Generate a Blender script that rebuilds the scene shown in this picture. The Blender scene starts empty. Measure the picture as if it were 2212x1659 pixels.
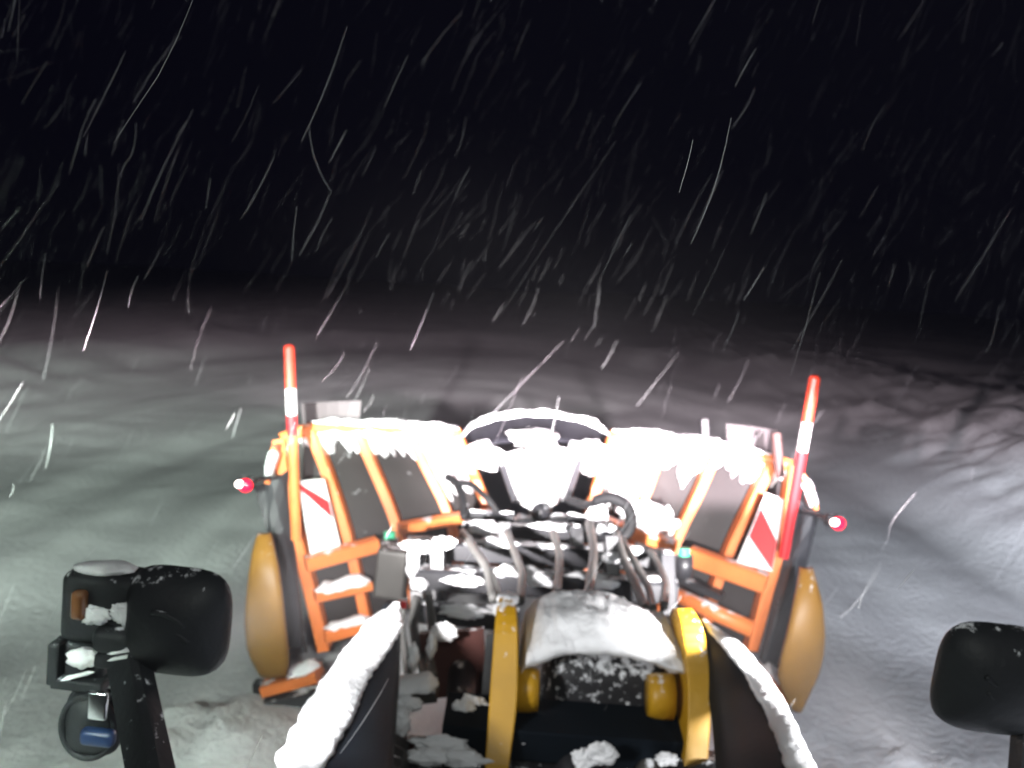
import bpy, bmesh, math, random
from mathutils import Vector, Matrix, noise
random.seed(11)
sc = bpy.context.scene
COL = sc.collection
R = math.radians

# ------------------------------------------------------------------ camera
F_PX = 1737.0            # focal length in the pixels of a 2212 px wide picture
CW, CH = 2212.0, 1659.0
CAM = Vector((0, 0, 2.6))
PITCH, ROLL = R(7.69), R(3.5)
FWD = Vector((0, math.cos(PITCH), -math.sin(PITCH)))
UP0 = Vector((0, math.sin(PITCH), math.cos(PITCH)))
RT0 = Vector((1, 0, 0))
UP = UP0 * math.cos(ROLL) - RT0 * math.sin(ROLL)
RT = RT0 * math.cos(ROLL) + UP0 * math.sin(ROLL)
cd = bpy.data.cameras.new('camera')
cam = bpy.data.objects.new('camera', cd)
COL.objects.link(cam)
m = Matrix((RT, UP, -FWD)).transposed().to_4x4()
m.translation = CAM
cam.matrix_world = m
cd.sensor_width = 36
cd.lens = 36 * F_PX / CW
cd.clip_start = 0.05
cd.clip_end = 400
cd.dof.use_dof = True            # the hand-held phone is slightly out of focus
cd.dof.focus_distance = 1.1
cd.dof.aperture_fstop = (cd.lens / 1000) / 0.0072
sc.camera = cam

# ------------------------------------------------------------------ night sky
w = bpy.data.worlds.new('World')
sc.world = w
w.use_nodes = True
nt = w.node_tree
bg = nt.nodes['Background']
bg.inputs[0].default_value = (0.32, 0.30, 1.0, 1)      # an overcast night: an even, very dark navy
bg.inputs[1].default_value = 0.0040

sc.view_settings.view_transform = 'Standard'
sc.view_settings.look = 'None'
sc.view_settings.exposure = 0.0
sc.view_settings.gamma = 1.0
sc.view_settings.use_curve_mapping = False
sc.cycles.use_denoising = True
sc.cycles.volume_bounces = 0
sc.cycles.max_bounces = 5
sc.cycles.diffuse_bounces = 3
sc.cycles.sample_clamp_indirect = 4
sc.cycles.volume_step_rate = 4


def spot(name, loc, target, power, angle, blend, col, size=0.06):
    l = bpy.data.lights.new(name, 'SPOT')
    l.energy = power
    l.spot_size = R(angle)
    l.spot_blend = blend
    l.color = col
    l.shadow_soft_size = size
    o = bpy.data.objects.new(name, l)
    COL.objects.link(o)
    o.location = loc
    o.rotation_euler = (Vector(target) - Vector(loc)).to_track_quat('-Z', 'Y').to_euler()
    return o


# the loader's own lamps: work lamps at both front corners of the cab, beside the driver ...
GREEN, BLUE, WARM = (0.84, 1.0, 0.88), (0.86, 0.90, 1.0), (1.0, 0.85, 0.91)
WL, WR = (-1.25, 0.3, 2.45), (1.65, 0.3, 2.45)


def beam_to(az, pitch, d=20.0):
    return lambda o: (o[0] + d * math.sin(R(az)), o[1] + d * math.cos(R(az)), o[2] + d * math.tan(R(pitch)))


def aimed(name, o, az, pitch, *a):
    return spot(name, o, beam_to(az, pitch)(o), *a)


def wide(o, az, pitch, power, vert, horiz, blend, col):
    l = aimed('work_lamp', o, az, pitch, power, vert, blend, col)
    l.scale = (math.tan(R(horiz / 2)) / math.tan(R(vert / 2)), 1, 1)   # a fan-shaped beam
    return l


# flood pair: the ground beside and in front of the machine
aimed('work_lamp', WL, -50, -40, 640, 120, 0.7, GREEN)
aimed('work_lamp', WR, 50, -40, 780, 120, 0.7, BLUE)
# middle distance
wide(WL, -32, -16.0, 2700, 24, 92, 1.0, GREEN)
wide(WR, 38, -18, 2900, 24, 90, 1.0, BLUE)
# far beams: the arcs of lit snow ahead
wide(WL, -18, -9.8, 4300, 9.5, 80, 0.8, GREEN)
wide(WR, -5, -10.2, 11500, 10, 44, 0.5, WARM)
wide(WR, 40, -12.5, 3000, 13, 50, 0.9, BLUE)
wide(WL, 9, -6.0, 5200, 13, 80, 1.0, (1.0, 0.80, 0.88))
# small lamp on the cab roof edge over the driver
spot('roof_lamp', (0.3, -0.3, 3.5), (0.15, 2.9, 1.0), 110, 80, 0.9, (0.95, 1.0, 0.96))
# ... and the two headlamps on stalks, aimed inwards over the plough
HL = (Vector((-0.74, 1.80, 1.66)), Vector((1.12, 1.80, 1.43)))
for hp, tx, nx, fx in zip(HL, (-0.4, 0.8), (0.2, 0.55), (-0.42, 0.80)):
    spot('headlamp_beam', hp, (tx, 5.0, 1.25), 800, 54, 1.0, (1.0, 0.96, 0.95))
    spot('headlamp_beam', hp, (nx, 5.3, 1.42), 3600, 30, 0.9, (1.0, 0.96, 0.96))
    spot('headlamp_spill', hp, (fx, 2.45, 1.35), 60, 100, 0.6, (1.0, 1.0, 1.0))


# ------------------------------------------------------------------ helpers
def P(x, y, d):
    """world point seen at (x, y) of the 2212 px picture, d metres ahead"""
    v = FWD + RT * ((x - CW / 2) / F_PX) + UP * ((CH / 2 - y) / F_PX)
    return CAM + v * (d / v.y)


def S(px, d):
    return px * d / F_PX


def thing(name, label, cat, loc):
    o = bpy.data.objects.new(name, None)
    o.empty_display_size = 0.2
    COL.objects.link(o)
    o.location = loc
    o['label'] = label
    o['category'] = cat
    return o


def obj(name, bm, mat, parent=None, label=None, kind=None, smooth=False):
    bmesh.ops.recalc_face_normals(bm, faces=bm.faces[:])
    me = bpy.data.meshes.new(name)
    bm.to_mesh(me)
    bm.free()
    if smooth:
        for p in me.polygons:
            p.use_smooth = True
    me.materials.append(mat)
    o = bpy.data.objects.new(name, me)
    COL.objects.link(o)
    if parent is not None:
        r = Matrix.Identity(4)
        q = parent
        o.parent = parent
        loc = Vector((0, 0, 0))
        while q is not None:
            loc += q.location
            q = q.parent
        o.location = -loc if parent.parent is None else Vector((0, 0, 0))
        if parent.parent is not None:
            o.location = -loc
    if label:
        o['label'] = label
    if kind:
        o['kind'] = kind
    return o


def nb():
    return bmesh.new()


def resample(pts, n):
    L = [0.0]
    for a, b in zip(pts, pts[1:]):
        L.append(L[-1] + (b - a).length)
    out = []
    for i in range(n):
        t = L[-1] * i / (n - 1)
        k = 0
        while k < len(pts) - 2 and L[k + 1] < t:
            k += 1
        u = (t - L[k]) / max(1e-9, L[k + 1] - L[k])
        out.append(pts[k].lerp(pts[k + 1], min(1, max(0, u))))
    return out


def smooth_line(pts, n, it=3):
    p = resample(pts, n)
    for _ in range(it):
        p = [p[0]] + [(p[i - 1] + p[i] * 2 + p[i + 1]) / 4 for i in range(1, n - 1)] + [p[-1]]
    return p


def frames(pts, upv):
    fr = []
    for i in range(len(pts)):
        t = (pts[min(i + 1, len(pts) - 1)] - pts[max(i - 1, 0)]).normalized()
        s = t.cross(upv)
        if s.length < 1e-4:
            s = t.cross(Vector((1, 0.1, 0)))
        s.normalize()
        fr.append((t, s, s.cross(t).normalized()))
    return fr


def sweep(bm, pts, prof, upv=Vector((0, 0, 1)), scale=None):
    """closed profile [(side, up)] swept along pts"""
    rows = []
    for i, (p, (t, s, u)) in enumerate(zip(pts, frames(pts, upv))):
        k = scale(i / (len(pts) - 1)) if scale else 1.0
        rows.append([bm.verts.new(p + s * (a * k) + u * (b * k)) for a, b in prof])
    n = len(prof)
    for r0, r1 in zip(rows, rows[1:]):
        for j in range(n):
            bm.faces.new((r0[j], r0[(j + 1) % n], r1[(j + 1) % n], r1[j]))
    bm.faces.new(rows[0][::-1])
    bm.faces.new(rows[-1])
    return bm


def rect(wd, h, c=0.006):
    a, b = wd / 2, h / 2
    return [(-a + c, -b), (a - c, -b), (a, -b + c), (a, b - c), (a - c, b), (-a + c, b), (-a, b - c), (-a, -b + c)]


def circ(r, n=10):
    return [(r * math.cos(2 * math.pi * i / n), r * math.sin(2 * math.pi * i / n)) for i in range(n)]


def bar(a, b, wd, h, upv=Vector((0, 0, 1))):
    return sweep(nb(), [a, b], rect(wd, h), upv)


def tube(pts, r, n=10, upv=Vector((0, 1, 0.2)), scale=None):
    return sweep(nb(), pts, circ(r, n), upv, scale)


def rbox(c, dims, bev, rot=None, seg=4, taper=None):
    bm = nb()
    bmesh.ops.create_cube(bm, size=1)
    for v in bm.verts:
        v.co = Vector((v.co.x * dims[0], v.co.y * dims[1], v.co.z * dims[2]))
        if taper:
            taper(v)
    bmesh.ops.bevel(bm, geom=bm.edges[:], offset=bev, segments=seg, profile=0.5, affect='EDGES')
    M = Matrix.Translation(c) @ (rot.to_4x4() if rot else Matrix.Identity(4))
    bmesh.ops.transform(bm, matrix=M, verts=bm.verts)
    return bm


def plate(corners, thick, direction, nx=1, ny=1, fn=None):
    """quad plate through 4 corners (tl, tr, br, bl), extruded along direction"""
    tl, tr, br, bl = corners
    bm = nb()
    g = []
    for layer in (0, 1):
        rows = []
        for j in range(ny + 1):
            row = []
            for i in range(nx + 1):
                p = tl.lerp(tr, i / nx).lerp(bl.lerp(br, i / nx), j / ny)
                if fn:
                    p = p + fn(i / nx, j / ny)
                row.append(bm.verts.new(p + direction * (thick * layer)))
            rows.append(row)
        g.append(rows)
    for k, rows in enumerate(g):
        for j in range(ny):
            for i in range(nx):
                q = (rows[j][i], rows[j][i + 1], rows[j + 1][i + 1], rows[j + 1][i])
                bm.faces.new(q if k else q[::-1])
    a, b = g
    for i in range(nx):
        bm.faces.new((a[0][i], a[0][i + 1], b[0][i + 1], b[0][i]))
        bm.faces.new((a[ny][i], a[ny][i + 1], b[ny][i + 1], b[ny][i]))
    for j in range(ny):
        bm.faces.new((a[j][0], a[j + 1][0], b[j + 1][0], b[j][0]))
        bm.faces.new((a[j][nx], a[j + 1][nx], b[j + 1][nx], b[j][nx]))
    return bm


def loft(rowA, rowB, thick, direction, nx=6):
    """curved sheet between two polylines of equal count, with thickness"""
    n = len(rowA)
    bm = nb()
    L = []
    for layer in (0, 1):
        L.append([[bm.verts.new(rowA[j].lerp(rowB[j], i / nx) + direction * (thick * layer)) for i in range(nx + 1)] for j in range(n)])
    for rows in L:
        for j in range(n - 1):
            for i in range(nx):
                bm.faces.new((rows[j][i], rows[j][i + 1], rows[j + 1][i + 1], rows[j + 1][i]))
    a, b = L
    for i in range(nx):
        bm.faces.new((a[0][i], a[0][i + 1], b[0][i + 1], b[0][i]))
        bm.faces.new((a[-1][i], a[-1][i + 1], b[-1][i + 1], b[-1][i]))
    for j in range(n - 1):
        bm.faces.new((a[j][0], a[j + 1][0], b[j + 1][0], b[j][0]))
        bm.faces.new((a[j][nx], a[j + 1][nx], b[j + 1][nx], b[j][nx]))
    return bm


def blob(bm, c, rx, ry, rz, rough=0.3, sub=2, freq=2.2, rot=None):
    tmp = bmesh.new()
    bmesh.ops.create_icosphere(tmp, subdivisions=sub, radius=1)
    off = Vector((random.random() * 50, random.random() * 50, random.random() * 50))
    mp = {}
    for v in tmp.verts:
        k = 1 + rough * noise.noise(v.co * freq + off) + rough * 0.6 * noise.noise(v.co * freq * 2.7 + off) + rough * 0.4 * noise.noise(v.co * freq * 6 + off)
        q = Vector((v.co.x * rx * k, v.co.y * ry * k, v.co.z * rz * k))
        if rot:
            q = rot @ q
        mp[v] = bm.verts.new(c + q)
    for f in tmp.faces:
        bm.faces.new([mp[v] for v in f.verts])
    tmp.free()
    return bm


def snow_ridge(pts, wd, h, n=40, rough=0.35, upv=Vector((0, 0, 1)), bm=None, gaps=0.0):
    """lumpy half-round deposit of snow lying along a line"""
    bm = bm or nb()
    p = resample(pts, n)
    seed = random.random() * 90
    prof = [(math.cos(a), max(-0.12, math.sin(a))) for a in [math.pi * 2 * k / 14 for k in range(14)]]
    rows = []
    for i, (q, (t, s, u)) in enumerate(zip(p, frames(p, upv))):
        e = min(1, 5 * min(i, n - 1 - i) / n + 0.15)
        row = []
        for k, (a, b) in enumerate(prof):
            z = noise.noise(Vector((q.x * 9 + a, q.y * 9 + b, seed))) + 0.6 * noise.noise(Vector((q.x * 30 + a * 2, q.y * 30 + b * 2 + q.z * 30, seed)))
            r = e * (1 + rough * z)
            if gaps:
                r *= min(1.0, max(0.02, 2.2 * noise.noise(Vector((q.x * 4.2 + seed, q.y * 3, seed * 2))) + 1.0 - gaps))
            row.append(bm.verts.new(q + s * (a * wd / 2 * r) + u * (b * h * r)))
        rows.append(row)
    m_ = len(prof)
    for r0, r1 in zip(rows, rows[1:]):
        for j in range(m_):
            bm.faces.new((r0[j], r0[(j + 1) % m_], r1[(j + 1) % m_], r1[j]))
    bm.faces.new(rows[0][::-1])
    bm.faces.new(rows[-1])
    return bm


def snow_sheet(bm, a, b, reach, ragged, v0=0.0):
    """crust of snow on the surface between polylines a and b, from their tops down to a ragged edge"""
    nx, ny = 34, 16
    seed = random.random() * 80
    a, b = resample(a, 40), resample(b, 40)
    fr, bk = [], []
    for i in range(nx + 1):
        u = 0.03 + 0.94 * i / nx
        e = reach + ragged * (1.3 * noise.noise(Vector((u * 3, seed, 0))) + 0.8 * noise.noise(Vector((u * 9, seed, 4))) + 0.28 * noise.noise(Vector((u * 24, seed, 8))))
        c1, c2 = [], []
        for j in range(ny + 1):
            v = v0 + max(0.01, e) * j / ny
            k = min(38.0, v * 39)
            i0 = int(k)
            p = a[i0].lerp(a[i0 + 1], k - i0).lerp(b[i0].lerp(b[i0 + 1], k - i0), u)
            t = 0.035 * math.sin(math.pi * min(1, 1.25 * (1 - j / ny))) * min(1, 6 * u, 6 * (1 - u)) + 0.012 * noise.noise(p * 22)
            c1.append(bm.verts.new(p + Vector((0, 0.03 - max(0.0, t) - 0.012, 0))))
            c2.append(bm.verts.new(p + Vector((0, 0.05, 0))))
        fr.append(c1)
        bk.append(c2)
    for i in range(nx):
        for j in range(ny):
            bm.faces.new((fr[i][j], fr[i + 1][j], fr[i + 1][j + 1], fr[i][j + 1]))
        bm.faces.new((fr[i][ny], fr[i + 1][ny], bk[i + 1][ny], bk[i][ny]))
        bm.faces.new((fr[i][0], fr[i + 1][0], bk[i + 1][0], bk[i][0]))
    return bm


# ------------------------------------------------------------------ materials
def mat(name, col, rough=0.5, metal=0.0, var=0.15, scale=8.0, bump=0.0, bscale=40, dust=0.0, dscale=14, spec=0.5, coat=0.0):
    M = bpy.data.materials.new(name)
    M.use_nodes = True
    n, l = M.node_tree.nodes, M.node_tree.links
    b = n['Principled BSDF']
    b.inputs['Roughness'].default_value = rough
    b.inputs['Metallic'].default_value = metal
    b.inputs['Specular IOR Level'].default_value = spec
    b.inputs['Coat Weight'].default_value = coat
    tc = n.new('ShaderNodeNewGeometry')
    nz = n.new('ShaderNodeTexNoise')
    nz.inputs['Scale'].default_value = scale
    nz.inputs['Detail'].default_value = 6
    l.new(tc.outputs['Position'], nz.inputs['Vector'])
    mx = n.new('ShaderNodeMix')
    mx.data_type = 'RGBA'
    mx.inputs[6].default_value = (*[c * (1 - var) for c in col], 1)
    mx.inputs[7].default_value = (*[min(1, c * (1 + var)) for c in col], 1)
    l.new(nz.outputs['Fac'], mx.inputs[0])
    out = mx.outputs[2]
    if dust > 0:                       # snow stuck to the surface, thicker where it faces up
        d = n.new('ShaderNodeTexNoise')
        d.inputs['Scale'].default_value = dscale
        d.inputs['Detail'].default_value = 8
        d.inputs['Roughness'].default_value = 0.65
        l.new(tc.outputs['Position'], d.inputs['Vector'])
        sx = n.new('ShaderNodeSeparateXYZ')
        l.new(tc.outputs['Normal'], sx.inputs[0])
        ad = n.new('ShaderNodeMath')
        ad.operation = 'MULTIPLY_ADD'
        ad.inputs[1].default_value = 0.22
        l.new(sx.outputs['Z'], ad.inputs[0])
        l.new(d.outputs['Fac'], ad.inputs[2])
        rp = n.new('ShaderNodeMapRange')
        rp.inputs['From Min'].default_value = 0.78 - 0.3 * dust
        rp.inputs['From Max'].default_value = 0.86 - 0.3 * dust
        l.new(ad.outputs[0], rp.inputs['Value'])
        m2 = n.new('ShaderNodeMix')
        m2.data_type = 'RGBA'
        m2.inputs[7].default_value = (0.78, 0.80, 0.83, 1)
        l.new(rp.outputs[0], m2.inputs[0])
        l.new(out, m2.inputs[6])
        out = m2.outputs[2]
        m3 = n.new('ShaderNodeMath')
        m3.operation = 'MULTIPLY_ADD'
        m3.inputs[1].default_value = 0.9 - rough
        m3.inputs[2].default_value = rough
        l.new(rp.outputs[0], m3.inputs[0])
        l.new(m3.outputs[0], b.inputs['Roughness'])
    l.new(out, b.inputs['Base Color'])
    if bump > 0:
        bz = n.new('ShaderNodeTexNoise')
        bz.inputs['Scale'].default_value = bscale
        bz.inputs['Detail'].default_value = 5
        l.new(tc.outputs['Position'], bz.inputs['Vector'])
        bp = n.new('ShaderNodeBump')
        bp.inputs['Strength'].default_value = bump
        bp.inputs['Distance'].default_value = 0.02
        l.new(bz.outputs['Fac'], bp.inputs['Height'])
        l.new(bp.outputs[0], b.inputs['Normal'])
    return M


def glow(name, col, strength):
    M = bpy.data.materials.new(name)
    M.use_nodes = True
    b = M.node_tree.nodes['Principled BSDF']
    b.inputs['Base Color'].default_value = (*col, 1)
    b.inputs['Emission Color'].default_value = (*col, 1)
    b.inputs['Emission Strength'].default_value = strength
    b.inputs['Roughness'].default_value = 0.2
    return M


SNOW = mat('snow', (0.80, 0.81, 0.83), 0.85, var=0.06, scale=3, bump=0.5, bscale=26, spec=0.2)
GROUND = mat('packed_snow', (0.70, 0.71, 0.72), 0.9, var=0.16, scale=1.1, bump=0.9, bscale=17, spec=0.15)
def add_track_shading(M):
    """older, greyer tyre tracks following the cleared sweep, with rut shading put into the colour"""
    n, l = M.node_tree.nodes, M.node_tree.links
    b = n['Principled BSDF']
    src = b.inputs['Base Color'].links[0].from_socket
    g = n.new('ShaderNodeNewGeometry')
    sx = n.new('ShaderNodeSeparateXYZ')
    l.new(g.outputs['Position'], sx.inputs[0])

    def mth(op, a, v=None):
        k = n.new('ShaderNodeMath')
        k.operation = op
        for i, q in enumerate((a, v)):
            if q is None:
                continue
            if isinstance(q, (int, float)):
                k.inputs[i].default_value = q
            else:
                l.new(q, k.inputs[i])
        return k.outputs[0]
    ex = mth('DIVIDE', mth('ADD', sx.outputs['X'], 1.0), 9.0)
    ey = mth('DIVIDE', mth('MAXIMUM', mth('SUBTRACT', sx.outputs['Y'], 8.0), 0.0), 20.0)
    e = mth('SQRT', mth('ADD', mth('MULTIPLY', ex, ex), mth('MULTIPLY', ey, ey)))
    cv = n.new('ShaderNodeCombineXYZ')
    l.new(mth('MULTIPLY', e, 9.0), cv.inputs[0])
    l.new(mth('MULTIPLY', sx.outputs['X'], 0.10), cv.inputs[1])
    nz = n.new('ShaderNodeTexNoise')
    nz.inputs['Scale'].default_value = 1.3
    nz.inputs['Detail'].default_value = 3
    l.new(cv.outputs[0], nz.inputs['Vector'])
    rp = n.new('ShaderNodeMapRange')
    rp.inputs['From Min'].default_value = 0.42
    rp.inputs['From Max'].default_value = 0.62
    l.new(nz.outputs['Fac'], rp.inputs['Value'])
    mx = n.new('ShaderNodeMix')
    mx.data_type = 'RGBA'
    mx.inputs[7].default_value = (0.46, 0.46, 0.48, 1)
    l.new(mth('MULTIPLY', rp.outputs[0], 0.55), mx.inputs[0])
    l.new(src, mx.inputs[6])
    l.new(mx.outputs[2], b.inputs['Base Color'])


add_track_shading(GROUND)  # grey bands also carry the shading of the ruts as colour
ORANGE = mat('orange_paint', (0.70, 0.19, 0.05), 0.45, var=0.32, dust=0.16, dscale=9, coat=0.2)
YELLOW = mat('yellow_paint', (0.52, 0.28, 0.012), 0.42, var=0.22, bump=0.06, coat=0.1, dust=0.09, dscale=18)
GUARDY = mat('yellow_plastic', (0.27, 0.135, 0.022), 0.5, var=0.25, dust=0.16, dscale=12)
BLACK = mat('black_paint', (0.018, 0.018, 0.021), 0.42, var=0.3, dust=0.12, dscale=11)
PLASTIC = mat('black_plastic', (0.018, 0.020, 0.023), 0.6, var=0.3, bump=0.12, bscale=60, spec=0.3, dust=0.06, dscale=30)
FENDERM = mat('black_fender', (0.003, 0.006, 0.010), 0.8, var=0.3, bump=0.06, bscale=35, dust=0.0, dscale=20, spec=0.12)
DRUM = mat('black_paint_with_snow', (0.015, 0.015, 0.018), 0.6, var=0.3, dust=0.58, dscale=34)
PANEL = mat('dark_mouldboard', (0.018, 0.014, 0.014), 0.6, var=0.3, dust=0.22, dscale=7)
HOSEM = mat('rubber_hose', (0.085, 0.085, 0.082), 0.5, var=0.4, dust=0.0)
RINGH = mat('black_hose', (0.008, 0.008, 0.009), 0.6, var=0.3, spec=0.2)
NOSE = mat('dark_nose_cover', (0.007, 0.007, 0.010), 0.8, var=0.4, spec=0.1)
GREY = mat('grey_steel', (0.04, 0.038, 0.035), 0.55, metal=0.2, var=0.25, dust=0.12)
RUBBER = mat('rubber_flap', (0.03, 0.03, 0.035), 0.6, var=0.4, dust=0.22, dscale=10)
FLAPM = mat('grey_flap', (0.065, 0.058, 0.06), 0.6, var=0.1)
CHEEK = mat('pale_grey_plate', (0.42, 0.41, 0.42), 0.6, var=0.2, dust=0.12)
RED = mat('red_reflective', (0.50, 0.012, 0.016), 0.35, var=0.08)
WHITE = mat('white_reflective', (0.80, 0.80, 0.80), 0.35, var=0.04)
REDP = mat('red_plastic', (0.66, 0.05, 0.02), 0.4, var=0.1)
GREENM = mat('green_cap', (0.03, 0.35, 0.18), 0.5)
RUST = mat('red_brown_paint', (0.05, 0.014, 0.011), 0.55, var=0.3, dust=0.15)
AMBER = mat('amber_lens', (0.16, 0.07, 0.03), 0.15, coat=0.8)
CHROME = mat('glint_metal', (0.75, 0.76, 0.78), 0.2, metal=1.0, var=0.05)
BLUEM = mat('blue_reflection_tint', (0.015, 0.035, 0.10), 0.4, var=0.3)
REDGLOW = glow('lit_red_lens', (1.0, 0.006, 0.03), 3)
WHITEGLOW = glow('lit_white_lens', (1.0, 0.85, 0.8), 8)
HEADGLOW = glow('lit_headlamp_lens', (1.0, 0.97, 0.95), 12)
FLAKE = mat('falling_snow', (0.75, 0.76, 0.78), 0.9, var=0.05, spec=0.1)
FLAKE.node_tree.nodes['Principled BSDF'].inputs['Alpha'].default_value = 0.6     # loose flakes let light through

# ------------------------------------------------------------------ snow-covered ground
def sm(a, b, x):
    t = min(1, max(0, (x - a) / (b - a)))
    return t * t * (3 - 2 * t)


def height(x, y):
    nv = noise.noise
    h = 0.05 * nv(Vector((x * 0.25, y * 0.25, 3))) + 0.03 * nv(Vector((x * 0.9, y * 0.9, 7)))
    h += 0.015 * nv(Vector((x * 2.6, y * 2.6, 9)))
    # the cleared sweep ahead: an oval with a raised rounded edge and shallow curved ruts inside it
    e = math.hypot((x + 1.0) / 9.0, max(0.0, y - 8) / 20.0)
    ang = math.atan2(y - 2, x + 1)
    h += (0.42 + 0.12 * nv(Vector((x * 0.3, y * 0.3, 2)))) * sm(0.92, 1.10, e + 0.03 * nv(Vector((x * 0.5, y * 0.5, 44)))) * sm(4, 9, y)
    h += 0.07 * nv(Vector((e * 11, ang * 1.3, 21))) * sm(5, 9, y)
    h += 0.03 * nv(Vector((x * 2.2, y * 0.12, 22))) * sm(1, 4, y) * (1 - sm(7, 12, y))
    # bank thrown up on the right, curving across ahead
    xr = x - 4.1 - 0.05 * y
    lump = 0.8 + 0.4 * nv(Vector((x * 0.4, y * 0.25, 11))) + 0.22 * nv(Vector((x * 0.9, y * 0.7, 13)))
    h += 1.35 * (1 - 0.72 * sm(9, 19, y)) * sm(0, 2.2, xr) * max(0.25, lump) + 0.05 * sm(0.2, 1.5, xr) * nv(Vector((x * 1.7, y * 1.3, 5))) + 0.16 * sm(0.2, 1.5, xr) * abs(nv(Vector((x * 2.6, y * 2.0, 6)))) + 0.07 * sm(0.2, 1.5, xr) * abs(nv(Vector((x * 5.5, y * 4.5, 8))))
    # low berm on the left
    xl = -(x + 6.3 + 0.02 * (y - 9))
    h += (0.26 + 0.22 * nv(Vector((x * 0.4, y * 0.4, 17)))) * sm(0, 3.0, xl) * (0.75 + 0.5 * nv(Vector((x * 1.1, y * 1.0, 19))))
    # churned snow where the blade has cast it off, beside the plough ends
    for cx, cy, rr, a in ((-1.55, 3.75, 0.7, 0.26), (2.6, 3.7, 0.9, 0.20)):
        k = math.exp(-((x - cx) ** 2 + (y - cy) ** 2) / (rr * rr))
        h += a * k * (0.4 + 1.3 * abs(nv(Vector((x * 4.5, y * 4.5, 31)))))
    return h


def axis(lo, hi, near, fine, growth):
    pos = [0.0]
    st = fine
    while pos[-1] < hi:
        if pos[-1] > near:
            st *= growth
        pos.append(pos[-1] + st)
    neg = [0.0]
    st = fine
    while neg[-1] > lo:
        if neg[-1] < -near:
            st *= growth
        neg.append(neg[-1] - st)
    return neg[:0:-1] + pos


xs = axis(-60, 60, 9, 0.11, 1.08)
ys = axis(-12, 115, 12, 0.11, 1.05)
bm = nb()
rows = [[bm.verts.new((x, y, height(x, y))) for x in xs] for y in ys]
for r0, r1 in zip(rows, rows[1:]):
    for i in range(len(xs) - 1):
        bm.faces.new((r0[i], r0[i + 1], r1[i + 1], r1[i]))
obj('ground', bm, GROUND, kind='structure', smooth=True)['label'] = 'snow covered ground with snow banks at both sides'

# ------------------------------------------------------------------ snow plough
PCX = 81.0


def dwing(x, y):
    rx = (x - CW / 2) * math.cos(ROLL) + (y - CH / 2) * math.sin(ROLL) - PCX
    return 5.35 - 0.75 * min(1.15, abs(rx) / 570)


def W(x, y, lean=0.0):
    return P(x, y, dwing(x, y) + lean)


plough = thing('snow_plough', 'orange V-shaped snow plough with black panels, hung on the front of the loader', 'snow plough', (0.25, 5.0, 0.0))
BACK = Vector((0, -1, 0))


def rib_line(px, n=10):
    k = len(px)
    pts = []
    ys_ = [p[1] for p in px]
    for x, y in px:
        t = (y - ys_[0]) / (ys_[-1] - ys_[0])
        pts.append(W(x, y, 0.34 * (1 - t) ** 1.6 - 0.06))
    return smooth_line(pts, n, 2)


LR = [  # ribs of the left wing from the outer end inwards
    [(606, 952), (615, 1049), (634, 1125), (658, 1217), (680, 1300), (702, 1400)],
    [(672, 932), (707, 1012), (731, 1085), (756, 1165), (772, 1240), (795, 1350)],
    [(776, 935), (805, 1006), (836, 1070), (862, 1140), (885, 1230), (900, 1320)],
    [(888, 938), (915, 1000), (945, 1052), (973, 1108), (985, 1180), (995, 1260)],
    [(990, 945), (1010, 1000), (1035, 1050), (1055, 1095), (1065, 1160), (1070, 1240)]]
RR = [
    [(1712, 1010), (1706, 1080), (1690, 1150), (1668, 1225), (1647, 1300), (1622, 1400)],
    [(1664, 1002), (1615, 1100), (1575, 1180), (1540, 1270), (1525, 1330), (1512, 1400)],
    [(1545, 978), (1516, 1049), (1485, 1109), (1452, 1174), (1435, 1250), (1425, 1340)],
    [(1430, 962), (1408, 1030), (1385, 1085), (1360, 1140), (1350, 1220), (1345, 1300)],
    [(1322, 948), (1305, 1005), (1290, 1050), (1272, 1095), (1262, 1160), (1258, 1240)]]
wings = []
for side, L in (('l', LR), ('r', RR)):
    lines = [rib_line(p) for p in L]
    wings.append(lines)
    for k, ln in enumerate(lines):
        bm = sweep(nb(), ln, rect(0.062 if k else 0.075, 0.10), BACK)
        obj('rib', bm, ORANGE, plough)
    for a, b in zip(lines, lines[1:]):
        off = Vector((0, 0.055, 0))
        bm = loft([p + off for p in a], [p + off for p in b], 0.02, Vector((0, 1, 0.1)), 8)
        obj('mouldboard_panel', bm, PANEL, plough, smooth=False)
    # top rail, rolled, from the outer end to the nose
    tops = [ln[0] for ln in lines]
    bm = tube(smooth_line([tops[0] + Vector((0, 0.02, 0.0))] + [t + Vector((0, 0.03, 0.02)) for t in tops[1:]], 16, 1), 0.045, 12)
    top_rail = obj('top_rail', bm, ORANGE, plough, smooth=True)
    bm = nb()
    for q in (0.02, -0.055):
        snow_ridge([t + Vector((0, 0.0, 0.04 + q)) for t in tops[1:]], 0.12, 0.035, 90, 0.6, bm=bm)
    obj('snow_crust', bm, SNOW, top_rail, kind='stuff', smooth=True)
    # snow packed under the rail against the panels, with a ragged lower edge
    bm = nb()
    for i, (a, b) in enumerate(zip(lines, lines[1:])):
        reach = (0.04, 0.09, 0.12, 0.42, 0.0)[i]
        snow_sheet(bm, a, b, reach, 0.10 + 0.08 * (i == 3))
    obj('snow_patch', bm, SNOW, plough, kind='stuff', smooth=True)

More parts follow.
